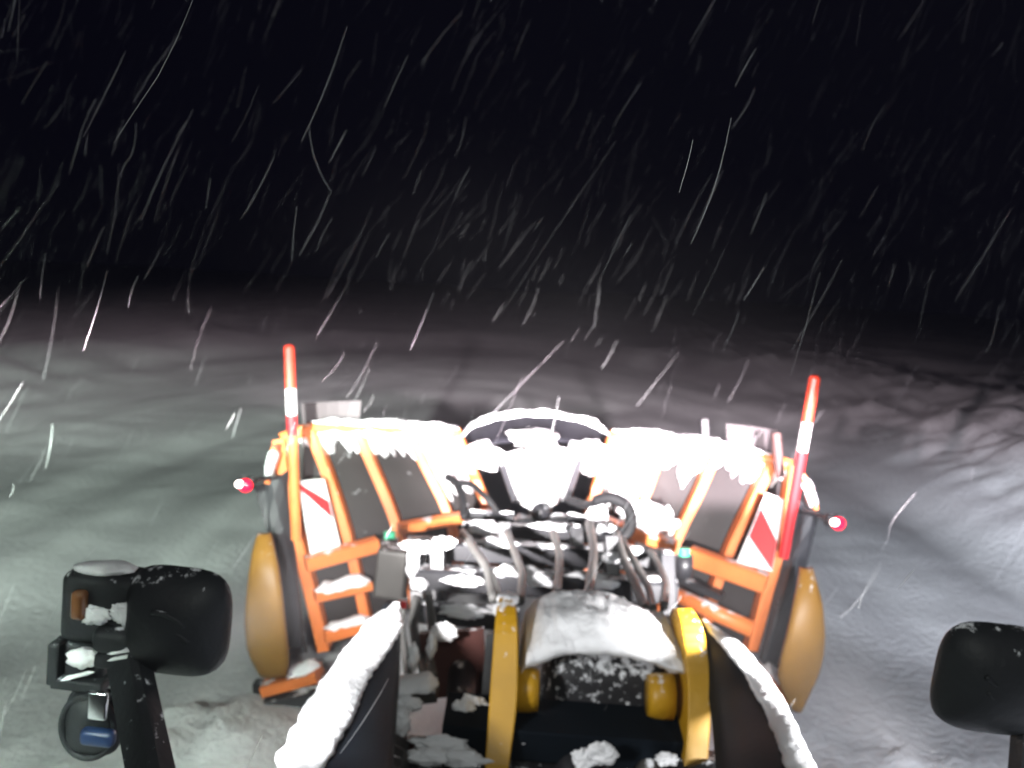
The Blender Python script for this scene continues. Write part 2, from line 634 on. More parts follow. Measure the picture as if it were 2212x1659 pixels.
# cross beams behind the mouldboard
def beam(px, h, mt=ORANGE, lean=-0.12, depth=0.10, nm='beam', snow=0.0):
    pts = [W(x, y, lean) for x, y in px]
    o = obj(nm, sweep(nb(), pts, rect(depth, h, 0.012)), mt, plough)
    if snow:
        obj('snow_crust', snow_ridge([p + Vector((0, 0, h / 2 - 0.005)) for p in pts], depth * 1.05, snow, 30, 0.4), SNOW, o, kind='stuff', smooth=True)
    return o


beam([(660, 1218), (815, 1175)], 0.085)
beam([(862, 1142), (985, 1120), (1060, 1112)], 0.06)
beam([(680, 1288), (800, 1262)], 0.06, snow=0.05)
beam([(700, 1372), (800, 1346)], 0.08, snow=0.03)
beam([(1272, 1112), (1354, 1148), (1460, 1180)], 0.07)
beam([(1490, 1200), (1655, 1260)], 0.115)
obj('beam', tube([W(1462, 1285, -0.2), W(1625, 1360, -0.2)], 0.05, 14), ORANGE, plough, smooth=True)
beam([(1450, 1240), (1560, 1290)], 0.05, BLACK)

# end frames, marker poles
def pole(px_top, px_bot, bands, lean):
    d = dwing(*px_bot) + lean
    top, bot = P(*px_top, d + 0.06), P(*px_bot, d)
    root = None
    L = (top - bot)
    for k, (t0, t1, mt, nm) in enumerate(bands):
        pts = [bot + L * t0, bot + L * t1]
        r = 0.03
        bm = tube(pts, r, 14)
        if root is None:
            root = obj('marker_pole', bm, mt, plough, smooth=False)
        else:
            obj(nm, bm, mt, root)
    tip = nb()
    blob(tip, top, 0.031, 0.031, 0.02, 0, 2)
    obj('pole_cap', tip, REDP, root, smooth=True)
    return root


pole((625, 752), (640, 1165), [(0, 0.545, ORANGE, 'pole'), (0.545, 0.655, RED, 'red_band'), (0.655, 0.79, WHITE, 'white_band'), (0.79, 1.0, REDP, 'red_band')], -0.10)
pole((1760, 818), (1692, 1205), [(0, 0.60, RED, 'pole'), (0.60, 0.755, WHITE, 'white_band'), (0.755, 1.0, REDP, 'red_band')], -0.14)
obj('post', bar(W(1676, 935, 0.1), W(1686, 1030, 0.1), 0.05, 0.04, BACK), RUST, plough)
obj('post', bar(W(1521, 905, 0.3), W(1524, 965, 0.3), 0.05, 0.05, BACK), BLACK, plough)
obj('rail_pad', bar(W(1440, 957, 0.32), W(1562, 968, 0.30), 0.07, 0.05), RUBBER, plough)
obj('rail_pad', bar(W(790, 915, 0.34), W(985, 925, 0.34), 0.06, 0.045), RUBBER, plough, 'rubber pad with reddish streaks')

# grey spray flaps standing above the wing ends
for c in ([(652, 872), (780, 866), (774, 935), (655, 938)], [(1569, 916), (1682, 930), (1680, 992), (1572, 980)]):
    q = [W(x, y, 0.36) for x, y in c]
    obj('spray_flap', plate(q, 0.012, Vector((0, 1, 0)), 5, 3, lambda u, v: Vector((0, 0.03 * math.sin(3 * u), 0))), FLAPM, plough)

# red and white warning boards behind the outer panels
def board(c, stripes):
    q = [W(x, y, ln) for x, y, ln in c]
    o = obj('warning_board', plate(q, 0.012, Vector((0, 1, 0))), WHITE, plough)
    tl, tr, br, bl = q
    f = lambda u, v: tl.lerp(tr, u).lerp(bl.lerp(br, u), v) + Vector((0, -0.006, 0))
    for (a0, a1, b0, b1) in stripes:      # a stripe from the left edge a0..a1 to the right edge b0..b1
        obj('red_stripe', plate([f(0.02, a0), f(0.98, b0), f(0.98, b1), f(0.02, a1)], 0.004, Vector((0, 1, 0)), 4, 1), RED, o)


board([(644, 1040, 0.02), (700, 1035, 0.02), (738, 1190, -0.1), (672, 1205, -0.1)], [(0.02, 0.10, 0.30, 0.55)])
board([(1655, 1065, 0.02), (1694, 1080, 0.02), (1668, 1235, -0.1), (1592, 1215, -0.1)], [(0.20, 0.62, 0.58, 0.98)])

# rubber flaps and yellow side guards at the wing ends
def side(outer, px_flap, lens, sgn, depth):
    q = [P(x, y, depth + dd) for x, y, dd in px_flap]
    obj('rubber_flap', plate(q, 0.025, Vector((-sgn * 0.3, 1, 0)), 6, 10,
        lambda u, v: Vector((0.02 * math.sin(9 * u + 3 * v), 0.04 * math.sin(7 * u + v * 4), 0))), RUBBER, plough)
    # guard: a curved band bulging backwards, widest below the middle
    bm = nb()
    rws = []
    n = 18
    for j in range(n + 1):
        t = j / n
        k = t * (len(lens) - 1)
        i = min(int(k), len(lens) - 2)
        u = k - i
        xl = lens[i][0] + (lens[i + 1][0] - lens[i][0]) * u
        xr = lens[i][1] + (lens[i + 1][1] - lens[i][1]) * u
        y = lens[i][2] + (lens[i + 1][2] - lens[i][2]) * u
        dd = depth - 0.25 - 0.22 * math.sin(math.pi * min(1, t * 0.95 + 0.05))
        l, r = P(xl, y, dd), P(xr, y, dd)
        row = []
        for a in range(9):
            s = a / 8
            bulge = math.sin(math.pi * s) ** 0.7 * 0.022
            row.append(bm.verts.new(l.lerp(r, s) + Vector((0, -bulge, 0))))
        for a in range(8, -1, -1):
            s = a / 8
            row.append(bm.verts.new(l.lerp(r, s) + Vector((0, 0.03 - math.sin(math.pi * s) ** 0.7 * 0.02, 0))))
        rws.append(row)
    m_ = len(rws[0])
    for r0, r1 in zip(rws, rws[1:]):
        for a in range(m_):
            bm.faces.new((r0[a], r0[(a + 1) % m_], r1[(a + 1) % m_], r1[a]))
    bm.faces.new(rws[0])
    bm.faces.new(rws[-1])
    return obj('side_guard', bm, GUARDY, plough, smooth=True)


lensL = [(556, 582, 1153), (546, 590, 1185), (538, 600, 1230), (531, 608, 1290), (528, 614, 1350), (533, 620, 1400), (546, 622, 1435), (562, 618, 1462)]
lensR = [(1731, 1756, 1228), (1726, 1766, 1262), (1716, 1778, 1310), (1703, 1783, 1370), (1690, 1779, 1420), (1681, 1768, 1462), (1692, 1750, 1500), (1712, 1734, 1535)]
gl = side(-1, [(548, 1050, 0.1), (612, 1020, 0.1), (668, 1405, -0.1), (612, 1400, -0.1)], lensL, -1, 4.62)
gr = side(1, [(1722, 1085, 0.1), (1768, 1110, 0.1), (1712, 1480, -0.1), (1640, 1420, -0.1)], lensR, 1, 4.62)
# curved end lips, rimmed with snow
for pts in ([(598, 962), (590, 1000), (583, 1040)], [(1728, 1025), (1748, 1062), (1756, 1098)]):
    l = [W(x, y, 0.15) for x, y in pts]
    o = obj('end_lip', sweep(nb(), l, rect(0.03, 0.14), BACK), ORANGE, plough)
    obj('snow_crust', snow_ridge([p + Vector((0, -0.03, 0)) for p in l], 0.07, 0.05, 20, 0.6, BACK), SNOW, o, kind='stuff', smooth=True)
# skid feet
for px, hgt in (([(572, 1484), (690, 1452)], 0.065), ([(1700, 1500), (1640, 1450)], 0.065)):
    l = [P(x, y, 4.5) for x, y in px]
    o = obj('skid_foot', bar(l[0], l[1], 0.16, hgt), ORANGE, plough)
    obj('foot_base', bar(l[0] + Vector((-0.02, -0.02, -0.10)), l[1] + Vector((0.05, 0, -0.10)), 0.2, 0.09), RUBBER, o)
    obj('foot_bracket', bar(l[0] + Vector((-0.04, 0, 0.03)), l[0] + Vector((-0.03, 0.0, -0.16)), 0.05, 0.08, BACK), BLACK, o)
    obj('snow_crust', snow_ridge([l[0].lerp(l[1], 0.35) + Vector((0, 0.02, 0.03)), l[1] + Vector((0, 0.02, 0.03))], 0.16, 0.05, 20), SNOW, o, kind='stuff', smooth=True)

# marker lamps on short arms outside the wings
for (x, y), (ax, ay), sg in (((528, 1046), (598, 1030), -1), ((1806, 1128), (1735, 1105), 1)):
    c = W(x, y, -0.05)
    a = W(ax, ay, 0.05)
    lamp = obj('marker_lamp', tube([a, a.lerp(c, 0.5) + Vector((0, 0, 0.01)), c + Vector((-sg * 0.03, 0.0, 0))], 0.014, 8), BLACK, plough)
    obj('lamp_body', rbox(c + Vector((0, 0.03, 0)), (0.10, 0.05, 0.075), 0.015), PLASTIC, lamp, smooth=True)
    bm = nb()
    blob(bm, c + Vector((0.010, -0.010, -0.004)), 0.040, 0.030, 0.038, 0.0, 3)
    obj('red_lens', bm, REDGLOW, lamp, smooth=True)
    bm = nb()
    blob(bm, c + Vector((-0.018, -0.026, 0.006)), 0.027, 0.02, 0.022, 0.0, 2)
    obj('white_lens', bm, WHITEGLOW, lamp, smooth=True)

# nose: dark arched cover, hinge post and the two cheek plates
arch = []
for k in range(17):
    a = math.pi * k / 16
    arch.append(P(1162 - 165 * math.cos(a), 958 - 62 * math.sin(a) + 0.03 * (-165 * math.cos(a)), 5.62 + 0.12 * math.sin(a)))
base = [P(1162 - 118 * math.cos(math.pi * k / 16), 968 - 14 * math.sin(math.pi * k / 16), 5.40) for k in range(17)]
o = obj('nose_cover', loft(arch, base, 0.03, Vector((0, 1, 0.3)), 5), NOSE, plough, smooth=True)
obj('snow_crust', snow_ridge(arch, 0.09, 0.035, 70, 0.8), SNOW, o, kind='stuff', smooth=True)
for c in ([(1080, 985), (1146, 962), (1158, 1080), (1112, 1082)], [(1186, 960), (1258, 978), (1222, 1082), (1180, 1082)]):
    q = [P(c[0][0], c[0][1], 5.42), P(c[1][0], c[1][1], 5.38), P(c[2][0], c[2][1], 5.2), P(c[3][0], c[3][1], 5.22)]
    o = obj('cheek_plate', plate(q, 0.03, Vector((0, 1, 0)), 4, 4), CHEEK, plough)
    e = (q[0], q[3]) if c[0][0] < 1100 else (q[1], q[2])
    obj('plate_edge', bar(e[0] + Vector((0, -0.02, 0)), e[1] + Vector((0, -0.02, 0)), 0.04, 0.05, BACK), BLACK, o)
post = [P(1160, 950, 5.36), P(1166, 1020, 5.26), P(1168, 1110, 5.12), P(1172, 1240, 5.05)]
o = obj('hinge_post', tube(post, 0.085, 16, scale=lambda t: 1.25 - 0.5 * t), GREY, plough, smooth=True)
bm = snow_ridge([p + Vector((0, -0.04, 0)) for p in post[:3]], 0.24, 0.10, 40, 0.35, BACK)
blob(bm, P(1152, 946, 5.36), 0.16, 0.12, 0.06, 0.4, 3)
blob(bm, P(1125, 1135, 5.02), 0.10, 0.08, 0.06, 0.4, 3)
blob(bm, P(1215, 1135, 5.02), 0.12, 0.08, 0.07, 0.4, 3)
blob(bm, P(1040, 985, 5.38), 0.14, 0.08, 0.10, 0.4, 3)
blob(bm, P(1275, 990, 5.38), 0.16, 0.08, 0.12, 0.4, 3)
obj('snow_crust', bm, SNOW, o, kind='stuff', smooth=True)
obj('hinge_pin', tube([P(1168, 1106, 4.98), P(1168, 1106, 5.2)], 0.06, 14, Vector((0, 0, 1))), BLACK, plough, smooth=True)

# coupling frame between plough and loader: cross tubes, uprights, box, snow on all of them
def cross(y0, y1, x0, x1, d, r, mt=BLACK, snow=0.05):
    a, b = P(x0, y0, d), P(x1, y1, d)
    o = obj('cross_tube', sweep(nb(), [a, b], rect(r * 2, r * 2, 0.015)), mt, plough)
    if snow:
        bm = snow_ridge([a + Vector((0, -r * 0.3, r * 0.95)), b + Vector((0, -r * 0.3, r * 0.95))], r * 1.8, snow * 0.65, 150, 0.8, gaps=0.6)
        obj('snow_crust', bm, SNOW, o, kind='stuff', smooth=True)
    return o


cross(1112, 1118, 995, 1110, 4.85, 0.03)
cross(1118, 1138, 1225, 1320, 4.85, 0.03)
cross(1140, 1160, 1000, 1320, 4.6, 0.04)
cross(1182, 1212, 880, 1450, 4.3, 0.055)
cross(1246, 1276, 890, 1460, 4.05, 0.06)
cross(1320, 1340, 900, 1120, 3.9, 0.05)
for x, y0, y1, d in ((900, 1170, 1330, 4.15), (945, 1165, 1420, 4.1), (1090, 1130, 1290, 4.4), (1245, 1140, 1300, 4.4), (1320, 1160, 1320, 4.2), (1440, 1200, 1330, 4.1)):
    obj('upright', bar(P(x, y0, d), P(x + 4, y1, d - 0.15), 0.075, 0.09, BACK), BLACK, plough)
obj('valve_box', rbox(P(848, 1232, 4.15), (0.165, 0.16, 0.27), 0.018, Matrix.Rotation(ROLL * 1.0, 3, 'Y')), GREY, plough)
bmS = nb()
for x, y, d, rx, rz in ((905, 1180, 4.02, 0.09, 0.03), (960, 1172, 4.0, 0.06, 0.03), (892, 1215, 4.0, 0.03, 0.09), (905, 1262, 3.98, 0.045, 0.03), (1003, 1255, 3.9, 0.10, 0.025),
                        (1175, 1255, 3.95, 0.09, 0.03), (1330, 1205, 4.1, 0.07, 0.03), (1300, 1262, 3.9, 0.08, 0.025), (1050, 1140, 4.55, 0.1, 0.04), (1000, 1320, 3.8, 0.11, 0.035),
                        (1290, 1118, 4.75, 0.06, 0.10), (1305, 1150, 4.6, 0.10, 0.05), (1392, 1112, 5.0, 0.16, 0.08), (1420, 1130, 4.95, 0.12, 0.10)):
    blob(bmS, P(x, y, d), rx, 0.022, rz, 0.38, 4)
obj('snow_patch', bmS, SNOW, plough, kind='stuff', smooth=True)
for (x, y, d) in ((842, 1156, 4.4), (1478, 1192, 4.4)):
    o = obj('coupling', tube([P(x, y + 52, d), P(x, y + 8, d)], 0.05, 14), BLACK, plough, smooth=True)
    obj('green_cap', tube([P(x, y + 8, d - 0.005), P(x, y - 8, d)], 0.033, 12), GREENM, o)

# hydraulic hoses
def hose(px, r=0.019, mt=HOSEM):
    pts = smooth_line([P(x, y, d) for x, y, d in px], 26, 5)
    return obj('hose', tube(pts, r, 9, Vector((0, 1, 0.3))), mt, plough, smooth=True)


hose([(965, 1030, 5.0), (985, 1040, 4.95), (1000, 1075, 4.85), (1003, 1120, 4.75)], 0.026, RINGH)
hose([(975, 1042, 4.95), (1020, 1045, 4.9), (1055, 1080, 4.8), (1075, 1108, 4.8)], 0.02, RINGH)
hose([(1285, 1082, 4.7), (1320, 1072, 4.65), (1358, 1092, 4.6), (1366, 1130, 4.55), (1345, 1165, 4.5), (1322, 1175, 4.5)], 0.036, RINGH)
hose([(1228, 1080, 4.9), (1262, 1092, 4.8), (1290, 1085, 4.7)], 0.026, RINGH)
hose([(1000, 1150, 4.3), (1026, 1190, 4.0), (1054, 1228, 3.7), (1066, 1295, 3.4)], 0.022)
hose([(1012, 1160, 4.3), (1042, 1205, 3.95), (1066, 1245, 3.6), (1082, 1300, 3.4)], 0.016)
hose([(1096, 1150, 4.3), (1112, 1195, 4.0), (1130, 1240, 3.7), (1124, 1300, 3.4)], 0.02)
hose([(1195, 1150, 4.3), (1210, 1200, 4.0), (1206, 1250, 3.7), (1200, 1300, 3.4)], 0.022)
hose([(1272, 1130, 4.4), (1284, 1190, 4.0), (1278, 1240, 3.7), (1270, 1300, 3.4)], 0.024)
hose([(1330, 1150, 4.3), (1350, 1215, 3.95), (1372, 1260, 3.7), (1396, 1320, 3.4)], 0.022)
hose([(1345, 1165, 4.3), (1372, 1215, 3.95), (1400, 1265, 3.7), (1412, 1320, 3.4)], 0.018)
hose([(1405, 1190, 4.2), (1425, 1225, 4.0), (1440, 1265, 3.7), (1434, 1310, 3.4)], 0.02)
hose([(900, 1290, 3.6), (892, 1350, 3.5), (905, 1420, 3.3), (925, 1470, 3.1)], 0.022)
hose([(925, 1280, 3.6), (935, 1350, 3.5), (925, 1410, 3.3), (935, 1460, 3.1)], 0.02)
hose([(870, 1295, 3.6), (866, 1360, 3.5), (878, 1430, 3.3), (890, 1500, 3.1)], 0.018)

# ------------------------------------------------------------------ wheel loader (what the driver sees of it)
loader = thing('wheel_loader', 'yellow and black wheel loader carrying the plough, snow lying on its fenders', 'wheel loader', (0.2, 2.4, 0.0))

# lift arms: thick plates with rounded noses
def arm(front, back, d0, d1, deep):
    """edge face (left x, right x, y) towards the driver and the left edge of the far side (x, y)"""
    n = len(front)
    ds = [d0 + (d1 - d0) * k / (n - 1) for k in range(n)]
    FL = smooth_line([P(a, y, d) for (a, b, y), d in zip(front, ds)], 24, 2)
    FR = smooth_line([P(b, y, d) for (a, b, y), d in zip(front, ds)], 24, 2)
    BL = smooth_line([P(x, y, d + deep) for (x, y), d in zip(back, ds)], 24, 2)
    bm = nb()
    rws = []
    for l, r, q in zip(FL, FR, BL):
        c = (r - l)
        rws.append([bm.verts.new(p) for p in (l, l + c * 0.05 + Vector((0, -0.004, 0)), r - c * 0.05 + Vector((0, -0.004, 0)), r, q + c, q)])
    for r0, r1 in zip(rws, rws[1:]):
        for k in range(6):
            bm.faces.new((r0[k], r0[(k + 1) % 6], r1[(k + 1) % 6], r1[k]))
    bm.faces.new(rws[0])
    bm.faces.new(rws[-1])
    return obj('lift_arm', bm, YELLOW, loader)


aL = arm([(1080, 1104, 1290), (1073, 1113, 1306), (1069, 1117, 1345), (1064, 1119, 1420), (1058, 1119, 1500), (1053, 1110, 1580), (1047, 1098, 1660), (1040, 1085, 1800)],
         [(1084, 1291), (1080, 1303), (1076, 1340), (1072, 1412), (1066, 1490), (1061, 1568), (1054, 1650), (1046, 1790)], 3.10, 2.62, 0.28)
aR = arm([(1462, 1494, 1314), (1470, 1508, 1332), (1476, 1522, 1366), (1484, 1533, 1440), (1488, 1536, 1500), (1486, 1534, 1580), (1478, 1528, 1660), (1470, 1520, 1800)],
         [(1450, 1316), (1446, 1328), (1446, 1358), (1449, 1430), (1452, 1490), (1452, 1570), (1448, 1650), (1440, 1790)], 3.10, 2.62, 0.28)
obj('dark_arm_strip', plate([P(1050, 1375, 3.12), P(1074, 1365, 3.12), P(1056, 1690, 2.9), P(1024, 1700, 2.9)], 0.02, Vector((0, 1, 0)), 1, 4), PLASTIC, aL)  # narrow dark strip along the left side of the left arm
for (x, y, a, sg) in ((1138, 1490, aL, 1), (1424, 1503, aR, -1)):
    c = P(x, y, 2.96)
    o = obj('pivot_boss', tube([c + Vector((-0.05 * sg, 0, 0)), c + Vector((0.015 * sg, 0, 0)), c + Vector((0.045 * sg, 0, 0))], 0.088, 20, Vector((0, 0, 1)), lambda t: 1 - 0.12 * t * t), YELLOW, a, smooth=True)
bm = nb()
blob(bm, P(1096, 1296, 3.12), 0.045, 0.06, 0.022, 0.4, 3)
blob(bm, P(1080, 1318, 3.05), 0.03, 0.04, 0.03, 0.4, 2)
obj('snow_crust', bm, SNOW, aL, kind='stuff', smooth=True)

# black linkage body between the arms, with a cap of snow
c = P(1300, 1500, 3.20)
drum = obj('linkage_body', rbox(c, (0.53, 0.34, 0.46), 0.13, Matrix.Rotation(ROLL, 3, 'Y') @ Matrix.Rotation(-0.15, 3, 'X'), 6), DRUM, loader, smooth=True)
bm = nb()
prof = [(1122, 1420, 1404), (1135, 1344, 1412), (1160, 1312, 1412), (1200, 1296, 1394), (1250, 1291, 1388), (1300, 1296, 1388), (1350, 1312, 1392), (1400, 1340, 1402), (1440, 1352, 1424), (1462, 1372, 1416), (1472, 1420, 1410)]
rws = []
NR = 110
for a in range(NR + 1):
    t = a / NR * (len(prof) - 1)
    i = min(int(t), len(prof) - 2)
    u = t - i
    x, yt, yb = [prof[i][k] + (prof[i + 1][k] - prof[i][k]) * u for k in range(3)]
    if yt > yb:
        yt = yb = (yt + yb) / 2
    row = []
    for k in range(36):
        g = 2 * math.pi * k / 36
        cy_, hh = (yt + yb) / 2, (yb - yt) / 2 + 1
        q = P(x, cy_, 3.13) + Vector((0, 0.20 * math.cos(g) + 0.04 * math.sin(g), S(hh, 3.13) * math.sin(g)))
        q += Vector((0, -0.5, 0.5)) * 0.03 * noise.noise(q * 8) + Vector((0.2, -0.4, 0.6)) * 0.022 * noise.noise(q * 24) + Vector((0.2, -0.4, 0.6)) * 0.012 * noise.noise(q * 60)
        row.append(bm.verts.new(q))
    rws.append(row)
for r0, r1 in zip(rws, rws[1:]):
    for k in range(36):
        bm.faces.new((r0[k], r0[(k + 1) % 36], r1[(k + 1) % 36], r1[k]))
bm.faces.new(rws[0])
bm.faces.new(rws[-1])
obj('snow_cap', bm, SNOW, drum, kind='stuff', smooth=True)

# fenders over the front wheels
def fender(outer, inner, d, sgn, wsnow, hsnow):
    o_ = smooth_line([P(x, y, dd) for (x, y), dd in zip(outer, d)], 26, 2)
    i_ = smooth_line([P(x, y, dd) for (x, y), dd in zip(inner, d)], 26, 2)
    bm = nb()
    rws = []
    for a, b in zip(o_, i_):
        row = []
        wv = b - a
        prof = [(-0.02, -0.13), (-0.015, -0.06), (0.0, -0.012), (0.06, 0.0), (0.3, 0.008), (0.6, 0.004), (0.92, -0.012), (0.98, -0.035), (1.0, -0.08), (1.02, -0.16)]
        for u, z in prof:
            row.append(bm.verts.new(a + wv * u + Vector((0, 0, z))))
        rws.append(row)
    for r0, r1 in zip(rws, rws[1:]):
        for k in range(len(r0) - 1):
            bm.faces.new((r0[k], r0[k + 1], r1[k + 1], r1[k]))
    bm.faces.new(rws[0])
    bm.faces.new(rws[-1])
    f = obj('fender', bm, FENDERM, loader, smooth=True)
    line = [a + (b - a).normalized() * (wsnow * 0.34) + Vector((0, 0, 0.004)) for a, b in zip(o_, i_)]
    obj('snow_crust', snow_ridge(line, wsnow, hsnow, 130, 0.19), SNOW, f, kind='stuff', smooth=True)
    return f, o_, i_


dl = [3.15, 2.85, 2.6, 2.3, 2.05, 1.85, 1.70]
fl, lo, li = fender([(832, 1298), (795, 1355), (745, 1420), (690, 1505), (640, 1592), (600, 1665), (560, 1740)],
                    [(868, 1302), (866, 1372), (860, 1440), (852, 1530), (848, 1620), (846, 1700), (840, 1780)], dl, -1, 0.15, 0.016)
fr, ro, ri = fender([(1532, 1342), (1602, 1396), (1662, 1472), (1706, 1552), (1736, 1615), (1765, 1690), (1790, 1770)],
                    [(1512, 1336), (1540, 1410), (1552, 1490), (1560, 1570), (1566, 1640), (1572, 1730), (1576, 1820)], dl, 1, 0.085, 0.015)
# front frame below: dark members, rusty red plates and snow caught on them
frm = obj('front_frame', bar(P(960, 1560, 2.9), P(1500, 1600, 2.9), 0.25, 0.12), FENDERM, loader)
for c, mt, nm in (([(905, 1370), (1045, 1360), (1050, 1500), (925, 1510)], RUST, 'frame_plate'),
                  ([(860, 1600), (1040, 1640), (1040, 1760), (870, 1760)], RUST, 'frame_plate'),
                  ([(1100, 1630), (1480, 1640), (1490, 1800), (1090, 1790)], RUST, 'frame_plate')):
    q = [P(x, y, 3.3 if y < 1550 else 2.8) for x, y in c]
    obj(nm, plate(q, 0.03, Vector((0, 1, 0)), 2, 2), mt, loader)
obj('frame_beam', bar(P(845, 1500, 3.0), P(945, 1490, 3.0), 0.12, 0.05), GREY, loader)
bm = snow_ridge([P(842, 1488, 2.98), P(948, 1478, 2.98)], 0.13, 0.04, 24, 0.3)
for x, y, d, rx, rz in ((880, 1520, 2.9, 0.05, 0.03), (868, 1560, 2.85, 0.03, 0.06), (1020, 1530, 2.95, 0.06, 0.05), (1000, 1545, 2.9, 0.05, 0.06), (950, 1610, 2.75, 0.10, 0.035), (925, 1635, 2.7, 0.08, 0.03),
                        (1000, 1640, 2.7, 0.09, 0.03), (1150, 1560, 2.9, 0.06, 0.025), (1135, 1600, 2.8, 0.05, 0.02), (1300, 1628, 2.7, 0.05, 0.04), (1260, 1640, 2.7, 0.04, 0.04), (893, 1420, 3.1, 0.02, 0.06),
                        (932, 1395, 3.15, 0.02, 0.05), (960, 1365, 3.2, 0.05, 0.04), (1565, 1630, 2.5, 0.03, 0.06), (1440, 1640, 2.6, 0.04, 0.02)):
    blob(bm, P(x, y, d), rx, 0.022, rz, 0.38, 4)
obj('snow_patch', bm, SNOW, loader, kind='stuff', smooth=True)
obj('cylinder', tube([P(1000, 1420, 3.4), P(985, 1700, 2.7)], 0.06, 16), BLACK, loader, smooth=True)
obj('cylinder', tube([P(1240, 1560, 3.0), P(1240, 1760, 2.6)], 0.07, 16), BLACK, loader, smooth=True)
obj('cylinder', tube([P(1395, 1560, 3.0), P(1400, 1760, 2.6)], 0.05, 16), GREY, loader, smooth=True)
obj('reflector', rbox(P(868, 1306, 3.2), (0.04, 0.03, 0.03), 0.006), RED, loader)
obj('front_axle_housing', rbox(Vector((0.2, 2.6, 0.55)), (1.5, 0.8, 0.5), 0.1), BLACK, loader)
# the wheels under the fenders
for x in (-0.47, 0.87):
    bm = nb()
    pr = [(0.16, 0.30), (0.19, 0.45), (0.17, 0.56), (0.10, 0.6), (-0.10, 0.6), (-0.17, 0.56), (-0.19, 0.45), (-0.16, 0.30)]
    rws = []
    for k in range(36):
        a = 2 * math.pi * k / 36
        g = 0.025 if k % 2 else 0
        rws.append([bm.verts.new((x + u, 2.55 + 0.8 * (r - (g if r > 0.55 else 0)) * math.cos(a), 0.48 + 0.8 * (r - (g if r > 0.55 else 0)) * math.sin(a))) for u, r in pr])
    for k in range(36):
        r0, r1 = rws[k], rws[(k + 1) % 36]
        for j in range(8):
            bm.faces.new((r0[j], r0[(j + 1) % 8], r1[(j + 1) % 8], r1[j]))
    t = obj('wheel', bm, PLASTIC, loader)
    obj('rim', tube([Vector((x - 0.12, 2.55, 0.48)), Vector((x + 0.12, 2.55, 0.48))], 0.26, 24, Vector((0, 0, 1))), YELLOW, t)

# headlamps on stalks, seen from behind
rotc = Matrix.Rotation(ROLL, 3, 'Y')
D = 1.72
def lamp_shell(cx, cy, wpx, hpx, deep, name, parent, d=D, bev=0.3):
    wd, h = S(wpx, d), S(hpx, d)
    bm = nb()
    bmesh.ops.create_uvsphere(bm, u_segments=32, v_segments=24, radius=1)
    for v in bm.verts:      # super-ellipsoid: rounded box, domed towards the driver
        x, y, z = v.co.x, v.co.z, v.co.y
        e = 0.42
        sx = math.copysign(abs(x) ** e, x) if x else 0
        sy = math.copysign(abs(y) ** e, y) if y else 0
        k = max(1e-6, (abs(x) ** 3.6 + abs(y) ** 3.6) ** (1 / 3.6) / max(1e-6, math.hypot(x, y)))
        if math.hypot(x, y) > 1e-6:
            x, y = x / k, y / k
        v.co = Vector((x * wd / 2, -z * deep if z > 0 else -z * deep * 0.35, y * h / 2))
    c = P(cx, cy, d)
    bmesh.ops.transform(bm, matrix=Matrix.Translation(c) @ rotc.to_4x4(), verts=bm.verts)
    return obj(name, bm, PLASTIC, parent, smooth=True), c, wd, h


hl, c, wd, h = lamp_shell(388, 1338, 238, 252, 0.09, 'headlamp', loader)
for dx, dy, k in ((-0.02, 0.03, 1), (-0.01, -0.004, 1)):
    pts = [c + rotc @ Vector((0.07 * math.cos(a) + dx, -0.075 - 0.008 * math.sin(a), 0.055 * math.sin(a) - 0.035 + dy)) for a in [0.5 + 1.2 * i / 12 for i in range(13)]]
    obj('moulded_ridge', tube(pts, 0.006, 8, BACK), PLASTIC, hl, smooth=True)
obj('lens', rbox(c + Vector((0, 0.026, 0)), (wd * 0.6, 0.012, h * 0.6), 0.005, rotc), HEADGLOW, hl)
obj('rear_plate', rbox(P(238, 1304, D + 0.02), (S(185, D), 0.10, S(165, D)), 0.022, rotc), PLASTIC, hl, smooth=True)
ind = obj('indicator', rbox(P(172, 1306, D - 0.045), (S(34, D), 0.03, S(70, D)), 0.012, rotc), AMBER, hl, smooth=True)
bm = nb()
blob(bm, P(228, 1226, D + 0.01), S(66, D), 0.04, S(12, D), 0.2, 3)
blob(bm, P(203, 1330, D - 0.045), S(30, D), 0.006, S(20, D), 0.4, 4)
blob(bm, P(276, 1328, D - 0.045), S(34, D), 0.006, S(26, D), 0.4, 4)
obj('snow_crust', bm, SNOW, hl, kind='stuff', smooth=True)
# bracket and stalk
st = obj('lamp_stalk', sweep(nb(), [P(272, 1400, D), P(300, 1540, D - 0.12), P(345, 1760, D - 0.3)], rect(S(92, D), 0.06, 0.012), BACK), PLASTIC, loader)
obj('stalk_seam', tube([P(280, 1420, D - 0.035), P(318, 1560, D - 0.16), P(362, 1760, D - 0.335)], 0.0035, 6), GREY, st)
obj('collar', rbox(P(272, 1416, D - 0.01), (S(108, D), 0.085, S(34, D)), 0.008, rotc), PLASTIC, st)
bm = snow_ridge([P(232, 1412, D - 0.05), P(308, 1398, D - 0.05)], 0.02, 0.009, 20, 0.3)
snow_ridge([P(232, 1428, D - 0.055), P(308, 1414, D - 0.055)], 0.012, 0.006, 20, 0.3, bm=bm)
obj('snow_crust', bm, SNOW, st, kind='stuff', smooth=True)
obj('knuckle', rbox(P(255, 1375, D - 0.02), (S(90, D), 0.08, S(60, D)), 0.02, rotc), PLASTIC, st, smooth=True)
br = obj('side_bracket', rbox(P(175, 1420, D), (S(125, D), 0.05, S(85, D)), 0.01, rotc), PLASTIC, loader)
obj('bracket_ear', rbox(P(128, 1425, D - 0.02), (S(26, D), 0.06, S(100, D)), 0.006, rotc), PLASTIC, br)
